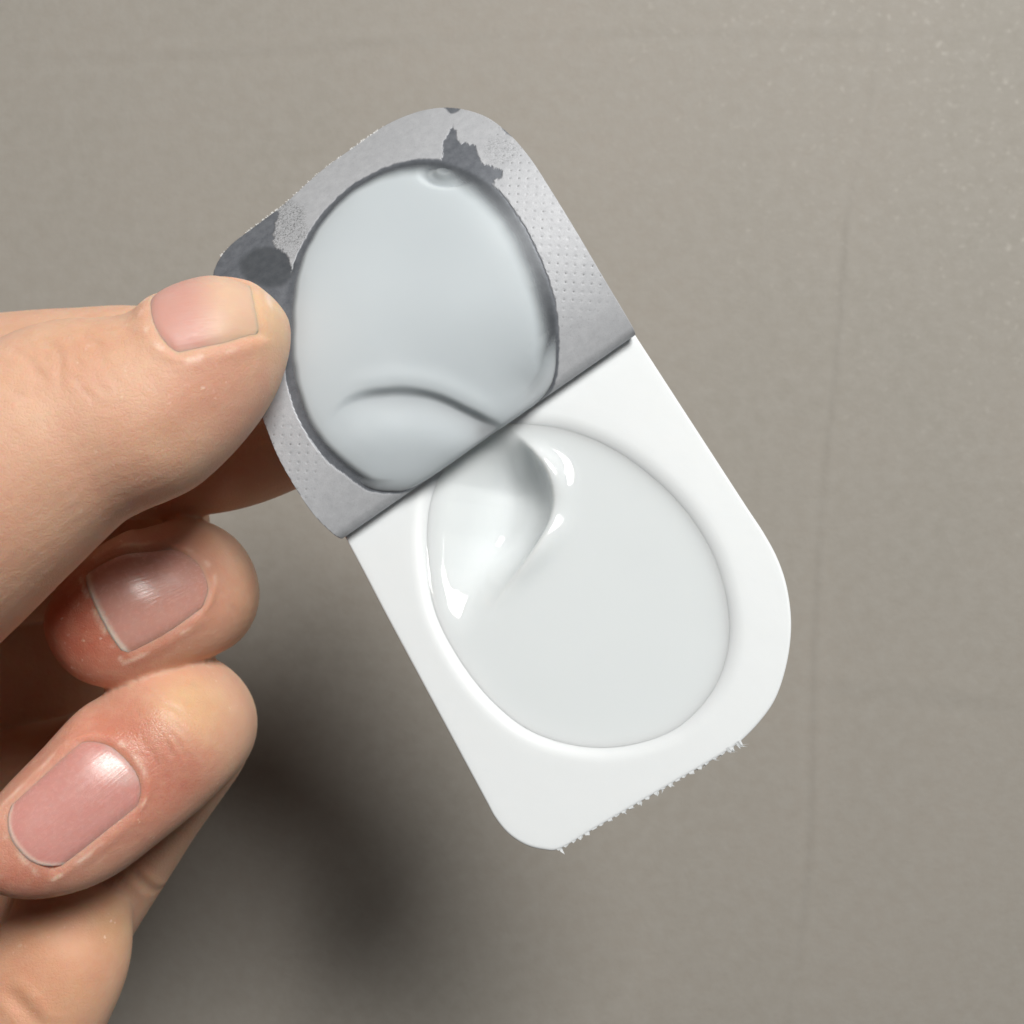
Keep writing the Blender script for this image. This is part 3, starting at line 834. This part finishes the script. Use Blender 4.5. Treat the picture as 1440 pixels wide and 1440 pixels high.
# creases of the thumb joint and the other knuckles
def crease(pts, z, w, amp):
    global disp
    line = np.array([list(P(x, y, z)) for x, y in pts]); line = catmull(line, 6)[:, :2]
    lo = line.min(0) - 5*w; hi = line.max(0) + 5*w
    m = np.where((HN[:, 2] > 0.05) & (HC[:, 2] > z - 14) & (HC[:, 2] < z + 14) & (HC[:, :2] > lo).all(1) & (HC[:, :2] < hi).all(1))[0]
    if not len(m): return
    d, a = line_d(HC[m, :2], line)
    disp[m] += amp*(-np.exp(-(d/w)**2) + 0.45*np.exp(-((np.abs(d)-2*w)/w)**2))*np.sin(np.clip(a, 0, 1)*math.pi)**0.6
crease([(60,470),(95,505),(105,560)], 172, 0.45, 0.10)
crease([(110,458),(140,490),(160,520)], 172, 0.40, 0.10)
crease([(20,492),(60,515),(80,545)], 172, 0.4, 0.08)
crease([(225,640),(270,600),(300,560)], 170, 1.4, 0.10)
crease([(210,985),(240,1000),(262,1022)], 152, 0.30, 0.10)
crease([(165,1232),(180,1262),(190,1292)], 140, 0.5, 0.35)
crease([(8,1385),(40,1412),(70,1450)], 146, 0.9, 0.35)
for k in range(16):
    x = random.uniform(30, 165); y = random.uniform(470, 560); l = random.uniform(18, 45); an = random.uniform(0.5, 1.3)
    crease([(x, y), (x+l*.5*math.cos(an)+random.uniform(-4, 4), y+l*.5*math.sin(an)), (x+l*math.cos(an), y+l*math.sin(an))], 172, 0.34, random.uniform(0.04, 0.09))
for k in range(14):
    x = random.uniform(190, 270); y = random.uniform(960, 1060); l = random.uniform(18, 40); an = random.uniform(0.2, 1.2)
    crease([(x, y), (x+l*.5*math.cos(an), y+l*.5*math.sin(an)+random.uniform(-3, 3)), (x+l*math.cos(an), y+l*math.sin(an))], 149, 0.30, random.uniform(0.04, 0.10))
for k in range(8):
    x = random.uniform(285, 330); y = random.uniform(780, 850); l = random.uniform(18, 36); an = random.uniform(0.6, 1.6)
    crease([(x, y), (x+l*.5*math.cos(an), y+l*.5*math.sin(an)+random.uniform(-3, 3)), (x+l*math.cos(an), y+l*math.sin(an))], 144, 0.30, random.uniform(0.04, 0.09))
disp += 0.10*vnoise(HC[:, :2], 5.5, 91)*0.6

HC2 = HC + HN*disp[:, None]
# smooth the displaced verts just a touch, then write back in metres
hand_me.vertices.foreach_set('co', (HC2*MM).ravel().astype(np.float32))
hand_me.polygons.foreach_set('use_smooth', np.ones(len(hand_me.polygons), bool))
hand_me.materials.clear(); hand_me.materials.append(M_skin)

# natural colour variation of the skin
base = np.tile(np.array((0.72, 0.45, 0.31)), (len(HC), 1))
def blot(c, r, colr, w=1.0):
    global base
    d = np.linalg.norm(HC - np.array(c), axis=1)/r
    k = (w*sstep(-d, -1.0, -0.15))[:, None]
    base = base*(1-k) + np.array(colr)*k
blot(P(390,455,164), 7.5, (0.76, 0.53, 0.33), 0.85)      # pressed thumb tip
blot(P(300,545,168), 9.0, (0.68, 0.37, 0.27), 0.7)
blot(P(60,590,172), 16, (0.76, 0.50, 0.35), 0.8)
blot(P(255,452,168), 4.5, (0.80, 0.58, 0.48), 0.7)
blot(P(115,500,172), 8, (0.60, 0.36, 0.22), 0.5)
blot(P(215,845,149), 17, (0.58, 0.275, 0.195), 0.9)
blot(P(112,888,150), 11.5, (0.56, 0.165, 0.10), 0.95)    # red fingertip
blot(P(345,850,137), 8, (0.60, 0.33, 0.19), 0.7)
blot(P(120,1120,154), 20, (0.62, 0.30, 0.225), 0.9)
blot(P(280,985,150), 8.5, (0.74, 0.50, 0.29), 0.95)     # pale stretched knuckle
blot(P(150,1040,154), 9, (0.62, 0.25, 0.165), 0.85)
blot(P(235,1105,152), 9, (0.60, 0.25, 0.18), 0.85)
blot(P(30,1240,157), 9, (0.58, 0.23, 0.16), 0.85)
blot(P(60,1370,146), 14, (0.68, 0.37, 0.22), 0.8)
blot(P(170,1300,140), 7, (0.58, 0.36, 0.20), 0.7)
k = (0.75*cutw)[:, None]; base = base*(1-k) + np.array((0.86, 0.68, 0.56))*k     # dry skin round the nails
at = hand_me.attributes.new('tint', 'FLOAT_VECTOR', 'POINT'); at.data.foreach_set('vector', base.astype(np.float32).ravel())
gloss = np.zeros(len(HC))
for c, r in ((P(205,1030,150), 7), (P(120,1235,150), 8), (P(150,850,146), 6), (P(60,1120,152), 6), (P(240,1100,150), 6)):
    gloss = np.maximum(gloss, sstep(-np.linalg.norm(HC - np.array(c), axis=1)/r, -1.0, -0.3))
at = hand_me.attributes.new('gloss', 'FLOAT', 'POINT'); at.data.foreach_set('value', gloss.astype(np.float32))
hand_me.update()
tag(HAND, 'bare hand entering from the left, pinching the foil lid', 'hand')
